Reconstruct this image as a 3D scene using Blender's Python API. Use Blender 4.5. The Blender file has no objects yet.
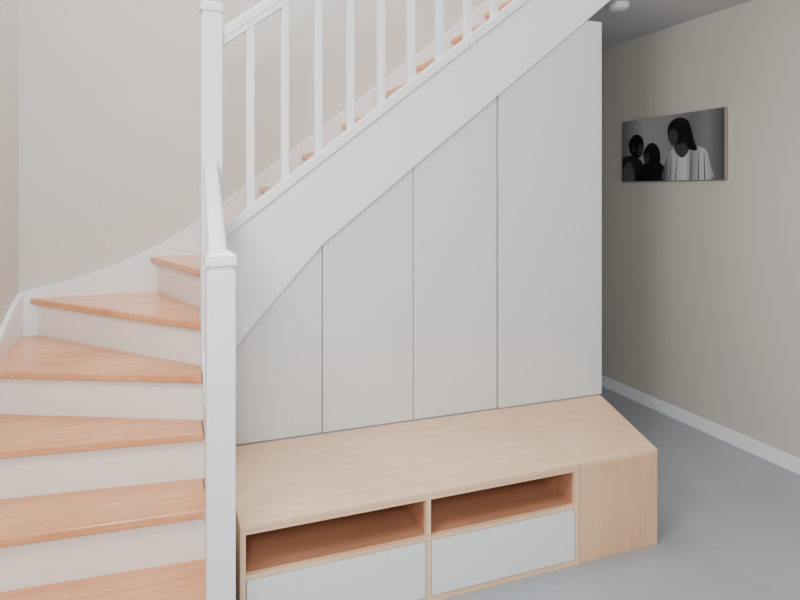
import bpy, bmesh, math
from mathutils import Vector

# ------------------------------------------------------------------ materials
def lin(c):
    return tuple(((v/255)/12.92 if v/255 <= .04045 else (((v/255)+.055)/1.055)**2.4) for v in c)+(1,)

def mat_paint(name, rgb, rough=.5, bump=.0, var=.03, scale=3, spec=.5):
    m = bpy.data.materials.new(name); m.use_nodes = True
    nt = m.node_tree; b = nt.nodes['Principled BSDF']
    tc = nt.nodes.new('ShaderNodeTexCoord')
    n = nt.nodes.new('ShaderNodeTexNoise'); n.inputs['Scale'].default_value = scale
    n.inputs['Detail'].default_value = 3
    nt.links.new(tc.outputs['Object'], n.inputs['Vector'])
    r = nt.nodes.new('ShaderNodeValToRGB')
    c = lin(rgb)
    r.color_ramp.elements[0].position = .3; r.color_ramp.elements[1].position = .7
    r.color_ramp.elements[0].color = tuple(v*(1-var) for v in c[:3])+(1,)
    r.color_ramp.elements[1].color = tuple(min(1, v*(1+var)) for v in c[:3])+(1,)
    nt.links.new(n.outputs['Fac'], r.inputs['Fac'])
    nt.links.new(r.outputs['Color'], b.inputs['Base Color'])
    b.inputs['Roughness'].default_value = rough
    b.inputs['Specular IOR Level'].default_value = spec
    if bump > 0:
        n2 = nt.nodes.new('ShaderNodeTexNoise'); n2.inputs['Scale'].default_value = 180
        nt.links.new(tc.outputs['Object'], n2.inputs['Vector'])
        bp = nt.nodes.new('ShaderNodeBump'); bp.inputs['Strength'].default_value = bump
        bp.inputs['Distance'].default_value = .002
        nt.links.new(n2.outputs['Fac'], bp.inputs['Height'])
        nt.links.new(bp.outputs['Normal'], b.inputs['Normal'])
    return m

def mat_wood(name, light, dark, rough=.35, stretch=(1.2, 22, 22), scale=1.6):
    m = bpy.data.materials.new(name); m.use_nodes = True
    nt = m.node_tree; b = nt.nodes['Principled BSDF']
    tc = nt.nodes.new('ShaderNodeTexCoord')
    mp = nt.nodes.new('ShaderNodeMapping'); mp.inputs['Scale'].default_value = stretch
    nt.links.new(tc.outputs['Object'], mp.inputs['Vector'])
    n = nt.nodes.new('ShaderNodeTexNoise'); n.inputs['Scale'].default_value = scale
    n.inputs['Detail'].default_value = 6; n.inputs['Roughness'].default_value = .6
    n.inputs['Distortion'].default_value = .6
    nt.links.new(mp.outputs['Vector'], n.inputs['Vector'])
    n3 = nt.nodes.new('ShaderNodeTexNoise'); n3.inputs['Scale'].default_value = 2.5
    nt.links.new(tc.outputs['Object'], n3.inputs['Vector'])
    mx = nt.nodes.new('ShaderNodeMath'); mx.operation = 'MULTIPLY_ADD'
    mx.inputs[1].default_value = .6
    nt.links.new(n.outputs['Fac'], mx.inputs[0])
    m2 = nt.nodes.new('ShaderNodeMath'); m2.operation = 'MULTIPLY'; m2.inputs[1].default_value = .4
    nt.links.new(n3.outputs['Fac'], m2.inputs[0]); nt.links.new(m2.outputs[0], mx.inputs[2])
    r = nt.nodes.new('ShaderNodeValToRGB')
    r.color_ramp.elements[0].position = .34; r.color_ramp.elements[0].color = lin(dark)
    r.color_ramp.elements[1].position = .64; r.color_ramp.elements[1].color = lin(light)
    nt.links.new(mx.outputs[0], r.inputs['Fac'])
    nt.links.new(r.outputs['Color'], b.inputs['Base Color'])
    b.inputs['Roughness'].default_value = rough
    return m

def mat_tile(name):
    m = bpy.data.materials.new(name); m.use_nodes = True
    nt = m.node_tree; b = nt.nodes['Principled BSDF']
    tc = nt.nodes.new('ShaderNodeTexCoord')
    mp = nt.nodes.new('ShaderNodeMapping'); mp.inputs['Rotation'].default_value = (0, 0, math.radians(90))
    mp.inputs['Location'].default_value = (.17, .28, 0)
    nt.links.new(tc.outputs['Object'], mp.inputs['Vector'])
    br = nt.nodes.new('ShaderNodeTexBrick')
    br.inputs['Scale'].default_value = 1.0
    br.inputs['Brick Width'].default_value = 1.2; br.inputs['Row Height'].default_value = .6
    br.inputs['Mortar Size'].default_value = .002; br.inputs['Mortar Smooth'].default_value = .5
    br.inputs['Color1'].default_value = lin((154, 161, 167)); br.inputs['Color2'].default_value = lin((159, 165, 171))
    br.inputs['Mortar'].default_value = lin((146, 153, 160))
    nt.links.new(mp.outputs['Vector'], br.inputs['Vector'])
    n = nt.nodes.new('ShaderNodeTexNoise'); n.inputs['Scale'].default_value = 4; n.inputs['Detail'].default_value = 5
    nt.links.new(tc.outputs['Object'], n.inputs['Vector'])
    mr = nt.nodes.new('ShaderNodeMapRange'); mr.inputs['To Min'].default_value = .95; mr.inputs['To Max'].default_value = 1.05
    nt.links.new(n.outputs['Fac'], mr.inputs['Value'])
    mu = nt.nodes.new('ShaderNodeVectorMath'); mu.operation = 'SCALE'
    nt.links.new(br.outputs['Color'], mu.inputs[0]); nt.links.new(mr.outputs['Result'], mu.inputs['Scale'])
    nt.links.new(mu.outputs['Vector'], b.inputs['Base Color'])
    b.inputs['Roughness'].default_value = .34
    return m

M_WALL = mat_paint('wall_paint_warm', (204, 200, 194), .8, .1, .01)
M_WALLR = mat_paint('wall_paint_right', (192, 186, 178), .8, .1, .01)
M_CEIL = mat_paint('ceiling_paint', (200, 201, 202), .85, .1, .01)
M_WHITE = mat_paint('white_lacquer', (232, 234, 237), .3, 0, .01)
M_RISER = mat_paint('riser_white', (236, 231, 227), .45, 0, .01)
M_PANEL = mat_paint('panel_offwhite', (212, 213, 212), .5, 0, .01)
M_GAP_SHADE = mat_paint('gap_shade', (30, 29, 28), .9, 0, .01)  # near-black that paints in the shade between cabinet doors
M_DRAWER = mat_paint('drawer_white', (222, 226, 226), .35, 0, .01)
M_TREAD = mat_wood('tread_beech', (228, 170, 126), (204, 136, 92), .24)
M_BIRCH = mat_wood('bench_birch', (234, 201, 168), (220, 181, 146), .38, (1.0, 12, 12))
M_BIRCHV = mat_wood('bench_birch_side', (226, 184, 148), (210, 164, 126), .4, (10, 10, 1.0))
M_NICHE_SHADE = mat_wood('bench_niche_birch_shaded', (190, 138, 108), (168, 116, 88), .5, (1.0, 16, 16))  # birch darkened so the niche shade is in its colour
M_FLOOR = mat_tile('floor_tile')

# ------------------------------------------------------------------ helpers
def empty(name):
    e = bpy.data.objects.new(name, None); bpy.context.collection.objects.link(e); return e

def finish(bm, name, mat, parent=None, bevel=0, seg=2, smooth=False):
    bmesh.ops.recalc_face_normals(bm, faces=bm.faces)
    me = bpy.data.meshes.new(name); bm.to_mesh(me); bm.free()
    if smooth:
        for p in me.polygons: p.use_smooth = True
    o = bpy.data.objects.new(name, me); bpy.context.collection.objects.link(o)
    me.materials.append(mat)
    if parent: o.parent = parent
    if bevel:
        md = o.modifiers.new('bevel', 'BEVEL'); md.width = bevel; md.segments = seg
        md.limit_method = 'ANGLE'; md.angle_limit = math.radians(35)
    return o

def add_box(bm, x0, x1, y0, y1, z0, z1):
    v = [bm.verts.new(p) for p in [(x0,y0,z0),(x1,y0,z0),(x1,y1,z0),(x0,y1,z0),(x0,y0,z1),(x1,y0,z1),(x1,y1,z1),(x0,y1,z1)]]
    for f in [(0,3,2,1),(4,5,6,7),(0,1,5,4),(1,2,6,5),(2,3,7,6),(3,0,4,7)]:
        bm.faces.new([v[i] for i in f])

def box(name, x0, x1, y0, y1, z0, z1, mat, parent=None, bevel=0, seg=2):
    bm = bmesh.new(); add_box(bm, x0, x1, y0, y1, z0, z1)
    return finish(bm, name, mat, parent, bevel, seg)

def add_prism(bm, pts, vec):
    a = [bm.verts.new(p) for p in pts]
    b = [bm.verts.new(Vector(p)+Vector(vec)) for p in pts]
    bm.faces.new(a); bm.faces.new(list(reversed(b)))
    n = len(a)
    for i in range(n):
        bm.faces.new([a[i], a[(i+1) % n], b[(i+1) % n], b[i]])

def prism(name, pts, vec, mat, parent=None, bevel=0, seg=2):
    bm = bmesh.new(); add_prism(bm, pts, vec)
    return finish(bm, name, mat, parent, bevel, seg)

XW, YW, XRW, ZC = -.695, 3.65, 3.13, 2.58     # left wall, back wall, right wall, ceiling

# ------------------------------------------------------------------ room shell
box('floor', -.8, 3.25, -2.0, 6.6, -.1, 0, M_FLOOR)
box('wall_left', XW-.1, XW, -2.0, YW+.1, 0, 4.6, M_WALL)
box('wall_back', XW, 2.12, YW, YW+.1, 0, 4.6, M_WALL)
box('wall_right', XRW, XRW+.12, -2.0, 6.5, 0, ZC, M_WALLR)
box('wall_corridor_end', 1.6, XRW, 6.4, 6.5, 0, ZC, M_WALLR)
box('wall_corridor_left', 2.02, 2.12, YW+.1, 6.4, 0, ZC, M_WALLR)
bm = bmesh.new()
add_prism(bm, [(2.3, -2, ZC), (XRW+.12, -2, ZC), (XRW+.12, 6.5, ZC), (2.02, 6.5, ZC), (2.02, YW+.1, ZC), (2.3, YW+.1, ZC)], (0, 0, .2))
add_box(bm, XW-.1, 2.3, -2, 1.6, ZC, ZC+.2)
finish(bm, 'ceiling', M_CEIL)
box('baseboard_right', XRW-.014, XRW, -2, 6.4, 0, .085, M_WHITE, None, .004)

# ------------------------------------------------------------------ staircase
stair = empty('staircase')
XL, XR, YB = -.672, .14, 3.628
R = .19
TH = .032
OH = .035
OB = OH+.014
treads = [
    [(XR, 2.05), (XL, 2.07), (XL, 2.335+OB), (XR, 2.28+OB)],
    [(XR, 2.28), (XL, 2.335), (XL, 2.60+OB), (XR, 2.50+OB)],
    [(XR, 2.50), (XL, 2.60), (XL, 2.98+OB+.006), (XR, 2.60+OB+.006)],
    [(XR, 2.60), (XL, 2.98), (XL, YB), (-.585, YB), (XR, 2.765)],
    [(XR, 2.70), (-.645, YB), (-.015, YB), (.20, 2.92), (.20, 2.778), (XR, 2.778)],
    [(.21, 2.785), (-.075, YB), (.30, YB), (.30, 2.785)],
]
X0, G = .265, .242
NUP = 8
for k in range(NUP):
    x = X0+G*k
    treads.append([(x, 2.785), (x, YB), (x+G+OB, YB), (x+G+OB, 2.785)])
for i, t in enumerate(treads):
    z = R*(i+1)
    prism('tread_%d' % (i+1), [(p[0], p[1], z-TH) for p in t], (0, 0, TH), M_TREAD, stair, .008, 3)
    a, b = Vector(t[0]), Vector(t[1])
    d = (b-a).normalized(); n = Vector((d.y, -d.x))
    cen = sum((Vector(p) for p in t), Vector((0, 0)))/len(t)
    if n.dot(cen-a) < 0: n = -n
    ra, rb = a+n*OH, b+n*OH
    rb.y = min(rb.y, YB)
    if i == 4: rb = Vector((-.61, YB))
    if i == 5: rb = Vector((-.04, YB))
    pts = [ra, rb, rb+n*.015, ra+n*.015]
    prism('riser_%d' % (i+1), [(p[0], p[1], z-R-.002 if i else 0) for p in pts], (0, 0, R-TH+.002), M_RISER, stair)

SL = .784
def zline(x): return 1.303+SL*(x-.245)
XE = 2.62
def zlow(x): return 1.261+.80*(x-.664)
out = [(.226, .765), (.33, .888), (.45, 1.025), (.56, 1.148), (.664, 1.261), (XE, zlow(XE)), (XE, zline(XE)), (.226, zline(.226))]
prism('outer_string', [(x, 2.722, z) for x, z in out], (0, .056, 0), M_WHITE, stair, .002)
cap = [(.226, zline(.226)), (XE, zline(XE)), (XE, zline(XE)+.055), (.226, zline(.226)+.055)]
prism('outer_string_cap', [(x, 2.704, z) for x, z in cap], (0, .076, 0), M_WHITE, stair, .006)
sof = [(.3, 1.0), (.664, 1.30), (XE-.3, zlow(XE-.3)+.04), (XE-.3, zlow(XE-.3)+.06), (.664, 1.32), (.3, 1.02)]
prism('soffit', [(x, 2.79, z) for x, z in sof], (0, .84, 0), M_WHITE, stair)
ws = [(XW, .98), (-.45, 1.03), (-.224, 1.11), (-.02, 1.205), (.186, 1.335), (.4, 1.50), (2.3, 1.50+SL*1.9)]
bot = [(2.3, 1.50+SL*1.9-.42), (.3, .9), (XW, .60)]
prism('wall_string_back', [(x, YW-.024, z) for x, z in ws+bot], (0, .024, 0), M_WHITE, stair, .004)
wl = [(YW-.024, .98), (3.45, .945), (3.26, .885), (2.9, .74), (2.0, .22), (1.95, 0), (2.4, 0), (YW-.024, .5)]
prism('wall_string_left', [(XW, y, z) for y, z in wl], (.024, 0, 0), M_WHITE, stair, .004)
si = [(2.04, .0), (2.04, .30), (2.69, .84), (2.69, .0)]
prism('inner_string', [(.142, y, z) for y, z in si], (.045, 0, 0), M_WHITE, stair, .003)

# ------------------------------------------------------------------ railing
rail = empty('stair_railing')
def newel(name, x0, x1, y0, y1, z0, z1):
    bm = bmesh.new()
    add_box(bm, x0, x1, y0, y1, z0, z1-.055)
    c = .006
    add_box(bm, x0+c, x1-c, y0+c, y1-c, z1-.055, z1-.043)
    e = .004
    add_box(bm, x0-e, x1+e, y0-e, y1+e, z1-.043, z1-.014)
    v = [bm.verts.new(p) for p in [(x0-e, y0-e, z1-.014), (x1+e, y0-e, z1-.014), (x1+e, y1+e, z1-.014), (x0-e, y1+e, z1-.014)]]
    w = [bm.verts.new(p) for p in [(x0+.014, y0+.014, z1), (x1-.014, y0+.014, z1), (x1-.014, y1-.014, z1), (x0+.014, y1-.014, z1)]]
    bm.faces.new(w); bm.faces.new(list(reversed(v)))
    for i in range(4): bm.faces.new([v[i], v[(i+1) % 4], w[(i+1) % 4], w[i]])
    return finish(bm, name, M_WHITE, rail, .003, 2)
newel('newel_post_upper', .139, .224, 2.68, 2.765, 0, 2.285)
newel('newel_post_lower', .117, .202, 1.95, 2.035, 0, 1.312)

def rail_profile(w, h, n=8):
    pts = [(-w/2+.006, 0), (w/2-.006, 0), (w/2-.006, h*.3), (w/2, h*.38), (w/2, h*.7)]
    for i in range(1, n):
        a = math.pi*i/n
        pts.append((w/2*math.cos(a), h*.7+h*.3*math.sin(a)))
    pts += [(-w/2, h*.7), (-w/2, h*.38), (-w/2+.006, h*.3)]
    return pts
xe = 2.3
z_a = 2.105
bm = bmesh.new()
add_prism(bm, [(.222, 2.74+a, z_a+b) for a, b in rail_profile(.058, .085)], (xe-.222, 0, SL*(xe-.222)*.97))
finish(bm, 'handrail_upper', M_WHITE, rail)
bm = bmesh.new()
add_prism(bm, [(.153+a, 2.0, 1.262+b) for a, b in rail_profile(.058, .062)], (.024, .70, .315))
finish(bm, 'handrail_lower', M_WHITE, rail)
k = 0; x = .344
while x < 2.1:
    zb = zline(x)+.03; zt = z_a+SL*.97*(x-.222)+.02
    box('baluster_%d' % (k+1), x-.0175, x+.0175, 2.722, 2.757, zb, zt, M_WHITE, rail, .004)
    x += .149; k += 1
for y in (2.2, 2.36, 2.52):
    k += 1
    box('baluster_%d' % (k), .15, .18, y-.015, y+.015, .3+.83*(y-2.04)-.03, 1.27+.315*(y-2.0)/.7, M_WHITE, rail, .003)

# ------------------------------------------------------------------ under-stair cabinet
cab = empty('under_stair_cabinet')
YP = 2.742
edges = [.228, .662, 1.103, 1.556, 2.192]
def zt(x):
    if x < .664:
        xs = [.225, .33, .45, .56, .664]; zs = [.765, .888, 1.025, 1.148, 1.261]
        for i in range(4):
            if x <= xs[i+1]: return zs[i]+(zs[i+1]-zs[i])*(x-xs[i])/(xs[i+1]-xs[i])
    return min(zlow(x), 2.405)
g = .0026
for i in range(4):
    a, b = edges[i]+g, edges[i+1]-g
    if i == 3: a += .003
    xs = [a]
    if i == 0: xs += [.33, .45, .56]
    if i == 3: xs += [.664+(2.405-1.261)/.80]
    xs.append(b)
    top = [(q, zt(q)-.005) for q in xs]
    yy = YP-(.006 if i == 3 else 0)
    prism('door_panel_%d' % (i+1), [(a, yy, .408), (b, yy, .408)] + [(p[0], yy, p[1]) for p in reversed(top)], (0, .02, 0), M_PANEL, cab, .0012)
xs = [.232, .33, .45, .56, .664, 2.085, 2.162]
prism('gap_shade_sheet', [(.232, YP+.024, .02), (2.162, YP+.024, .02)]+[(q, YP+.024, zt(q)-.012) for q in reversed(xs)], (0, .012, 0), M_GAP_SHADE, cab)  # dark sheet behind the doors, seam shade put into its colour
box('carcass_side', 2.162, 2.19, YP+.022, YW+.1, 0, 2.398, M_PANEL, cab)
box('plinth', .232, 2.162, YP+.0, YP+.024, 0, .402, M_PANEL, cab)

# ------------------------------------------------------------------ storage bench
bench = empty('storage_bench')
BX0, BX1, BX2, BXB = .229, 1.553, 1.95, 2.182
BY0, BY1, BH = 2.078, 2.738, .403
T = .018
box('bench_top', BX0, BX1-.001, BY0, BY1, BH-T, BH, M_BIRCH, bench, .0015)
box('bench_frame_rail', BX0, BX1-.001, BY0+.001, BY0+.03, BH-T-.013, BH-T-.001, M_BIRCH, bench, .001)
box('bench_bottom', BX0, BX1, BY0, BY1, 0.0, .018, M_BIRCH, bench)
for i, x in enumerate((BX0, .888, BX1-T)):
    box('bench_upright_%d' % (i+1), x, x+T, BY0+.0015, BY1, .018, BH-T, M_BIRCH, bench)
box('bench_back', BX0, BX1, BY1-.012, BY1-.002, .018, BH-T, M_BIRCH, bench)
zsh = .224
for i, (a, b) in enumerate(((BX0+T, .888), (.888+T, BX1-T))):
    box('bench_shelf_%d' % (i+1), a, b, BY0+.002, BY1-.012, zsh, zsh+.014, M_BIRCH, bench)
    box('drawer_front_%d' % (i+1), a+.003, b-.003, BY0+.001, BY0+.019, .021, zsh-.003, M_DRAWER, bench, .001)
    box('niche_back_%d' % (i+1), a+.001, b-.001, BY0+.42, BY0+.43, zsh+.014, BH-T, M_NICHE_SHADE, bench)  # liner in the birch with recess shade painted in
    box('niche_shade_floor_%d' % (i+1), a+.001, b-.001, BY0+.02, BY0+.42, zsh+.014, zsh+.016, M_NICHE_SHADE, bench)  # thin sheet over the shelf carrying painted shade
    box('niche_shade_side_%d' % (i+1), b-.003, b, BY0+.02, BY0+.42, zsh+.016, BH-T, M_NICHE_SHADE, bench)  # thin sheet on the upright, painted shade as well
foot = [(BX1+.003, BY0), (BX2, BY0), (BXB, BY1), (BX1+.003, BY1)]
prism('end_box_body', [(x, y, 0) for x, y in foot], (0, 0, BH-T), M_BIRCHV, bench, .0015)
prism('end_box_top', [(x, y, BH-T+.0005) for x, y in foot], (0, 0, T-.0005), M_BIRCH, bench, .0015)

# ------------------------------------------------------------------ photo print on the right wall
pic = empty('wall_photo_print')
PY0, PY1, PZ0, PZ1 = 2.765, 3.655, 1.56, 1.993
PX = 3.104
def flat(name, rgb, rough=.35): return mat_paint(name, rgb, rough, 0, .02)
M_EDGE = flat('print_edge', (150, 132, 118), .5)
M_BLK = flat('print_black', (6, 6, 7), .5); M_DK = flat('print_dark', (30, 30, 33), .5)
M_MID = flat('print_mid', (84, 84, 88)); M_SK = flat('print_skin', (60, 59, 61))
def graded(name, stops):
    m = bpy.data.materials.new(name); m.use_nodes = True
    nt = m.node_tree; bs = nt.nodes['Principled BSDF']
    tc = nt.nodes.new('ShaderNodeTexCoord'); sx = nt.nodes.new('ShaderNodeSeparateXYZ')
    nt.links.new(tc.outputs['Object'], sx.inputs[0])
    mr = nt.nodes.new('ShaderNodeMapRange'); mr.inputs['From Min'].default_value = PY1; mr.inputs['From Max'].default_value = PY0
    nt.links.new(sx.outputs['Y'], mr.inputs['Value'])
    cr = nt.nodes.new('ShaderNodeValToRGB'); el = cr.color_ramp.elements
    el[0].position = 0; el[0].color = lin((stops[0][1],)*3); el[1].position = 1; el[1].color = lin((stops[-1][1],)*3)
    for p, c in stops[1:-1]:
        e_ = el.new(p); e_.color = lin((c, c, c+3))
    nt.links.new(mr.outputs['Result'], cr.inputs['Fac']); nt.links.new(cr.outputs['Color'], bs.inputs['Base Color'])
    bs.inputs['Roughness'].default_value = .45
    return m
M_BG = graded('print_backdrop', [(0, 104), (.25, 168), (.45, 146), (.72, 104), (.85, 122), (1, 62)])
M_TOP = graded('print_blouse', [(0, 60), (.47, 84), (.55, 176), (.66, 200), (.72, 130), (.82, 190), (1, 90)])
box('print_board', PX, XRW, PY0, PY1, PZ0, PZ1, M_EDGE, pic, .001)
layer = [0]
def shape(name, pts, mat, smooth=True):
    layer[0] += 1
    if smooth:
        q = []; n = len(pts)
        for i in range(n):
            p0, p1, p2, p3 = [Vector(pts[(i+j-1) % n]) for j in range(4)]
            for s in range(5):
                t = s/5
                q.append(.5*((2*p1)+(-p0+p2)*t+(2*p0-5*p1+4*p2-p3)*t*t+(-p0+3*p1-3*p2+p3)*t**3))
        pts = q
    x = PX-.0004*layer[0]
    cl = lambda v: min(.995, max(.004, v))
    vv = [(x, PY1-(PY1-PY0)*cl(p[0]), PZ1-(PZ1-PZ0)*cl(p[1])) for p in pts]
    bm = bmesh.new(); f = bm.faces.new([bm.verts.new(v) for v in vv])
    f.normal_update()
    if f.normal.x > 0: f.normal_flip()
    bmesh.ops.triangulate(bm, faces=bm.faces)
    me = bpy.data.meshes.new(name); bm.to_mesh(me); bm.free(); me.materials.append(mat)
    o = bpy.data.objects.new(name, me); bpy.context.collection.objects.link(o); o.parent = pic
shape('backdrop', [(.0, .0), (1, 0), (1, 1), (0, 1)], M_BG, False)
shape('man_body', [(.0, .66), (.06, .58), (.16, .6), (.24, .72), (.28, .99), (.0, .99)], M_DK)
shape('man_shirt', [(.02, .8), (.07, .68), (.12, .72), (.15, .98), (.03, .99)], M_MID)
shape('man_head', [(.08, .38), (.12, .27), (.18, .24), (.235, .31), (.25, .43), (.235, .55), (.19, .62), (.13, .6), (.095, .5)], M_BLK)
shape('man_ear', [(.125, .45), (.14, .42), (.152, .46), (.145, .52), (.13, .52)], M_SK)
shape('man_face', [(.2, .42), (.235, .40), (.242, .45), (.252, .49), (.24, .51), (.243, .55), (.215, .6), (.18, .53)], M_SK)
shape('child_body', [(.2, .82), (.28, .7), (.4, .7), (.48, .82), (.5, .99), (.18, .99)], M_BLK)
shape('child_head', [(.25, .54), (.29, .43), (.35, .4), (.4, .47), (.425, .6), (.41, .74), (.33, .78), (.26, .7)], M_BLK)
shape('child_face', [(.27, .58), (.305, .56), (.315, .66), (.29, .72), (.265, .69), (.255, .64)], M_SK)
shape('woman_top', [(.49, .64), (.55, .52), (.66, .47), (.76, .5), (.85, .58), (.885, .8), (.88, .99), (.47, .99), (.465, .8)], M_TOP)
for i, (a, b) in enumerate(((.53, .52), (.59, .57), (.72, .71), (.78, .78), (.83, .835))):
    shape('woman_top_fold_%d' % i, [(a, .62), (a+.006, .6), (b+.008, .99), (b-.002, .99)], M_MID, False)
shape('woman_neck', [(.58, .4), (.68, .4), (.7, .55), (.64, .66), (.57, .55)], M_SK)
shape('woman_hair', [(.5, .22), (.54, .1), (.62, .06), (.69, .12), (.72, .24), (.745, .42), (.775, .56), (.7, .54), (.66, .44), (.58, .46), (.52, .38)], M_BLK)
shape('woman_face', [(.515, .26), (.57, .22), (.6, .34), (.58, .45), (.54, .47), (.525, .42), (.505, .37), (.517, .32)], M_SK)

# ------------------------------------------------------------------ smoke detector
bm = bmesh.new()
prof = [(.0, 0), (.062, 0), (.062, -.014), (.054, -.03), (.03, -.038), (0, -.038)]
bmv = [bm.verts.new((p[0], 0, p[1])) for p in prof]
ed = [bm.edges.new((bmv[i], bmv[i+1])) for i in range(len(bmv)-1)]
bmesh.ops.spin(bm, geom=bmv+ed, cent=(0, 0, 0), axis=(0, 0, 1), angle=2*math.pi, steps=32)
bmesh.ops.remove_doubles(bm, verts=bm.verts, dist=.0001)
o = finish(bm, 'smoke_detector', M_WHITE)
o.location = (2.46, 2.93, ZC)

# ------------------------------------------------------------------ light
w = bpy.data.worlds.new('world'); bpy.context.scene.world = w; w.use_nodes = True
w.node_tree.nodes['Background'].inputs['Color'].default_value = (.955, .98, 1, 1)
w.node_tree.nodes['Background'].inputs['Strength'].default_value = 1.25
def area(name, loc, target, size, energy, col):
    l = bpy.data.lights.new(name, 'AREA'); l.shape = 'RECTANGLE'; l.size = size[0]; l.size_y = size[1]
    l.energy = energy; l.color = col
    o = bpy.data.objects.new(name, l); bpy.context.collection.objects.link(o); o.location = loc
    o.rotation_euler = (Vector(target)-Vector(loc)).to_track_quat('-Z', 'Y').to_euler()
area('window_light', (-.45, -.9, 2.25), (1.9, 2.8, .5), (.7, .5), 75, (1, .99, .98))
area('hall_light', (-.45, 1.1, 2.35), (2.6, 2.3, .5), (.7, .4), 34, (1, .99, .975))
area('stairwell_light', (.6, 2.9, 4.4), (.6, 3.0, 0), (2, 1.2), 65, (1, .99, .98))

# ------------------------------------------------------------------ camera
c = bpy.data.cameras.new('camera'); co = bpy.data.objects.new('camera', c)
bpy.context.collection.objects.link(co)
co.location = (0, 0, 1.5); co.rotation_euler = (math.radians(90), 0, math.radians(-20.8))
c.sensor_width = 36; c.lens = 622/800*36; c.shift_y = -110/800; c.shift_x = -1.2/800
c.clip_start = .05
bpy.context.scene.camera = co
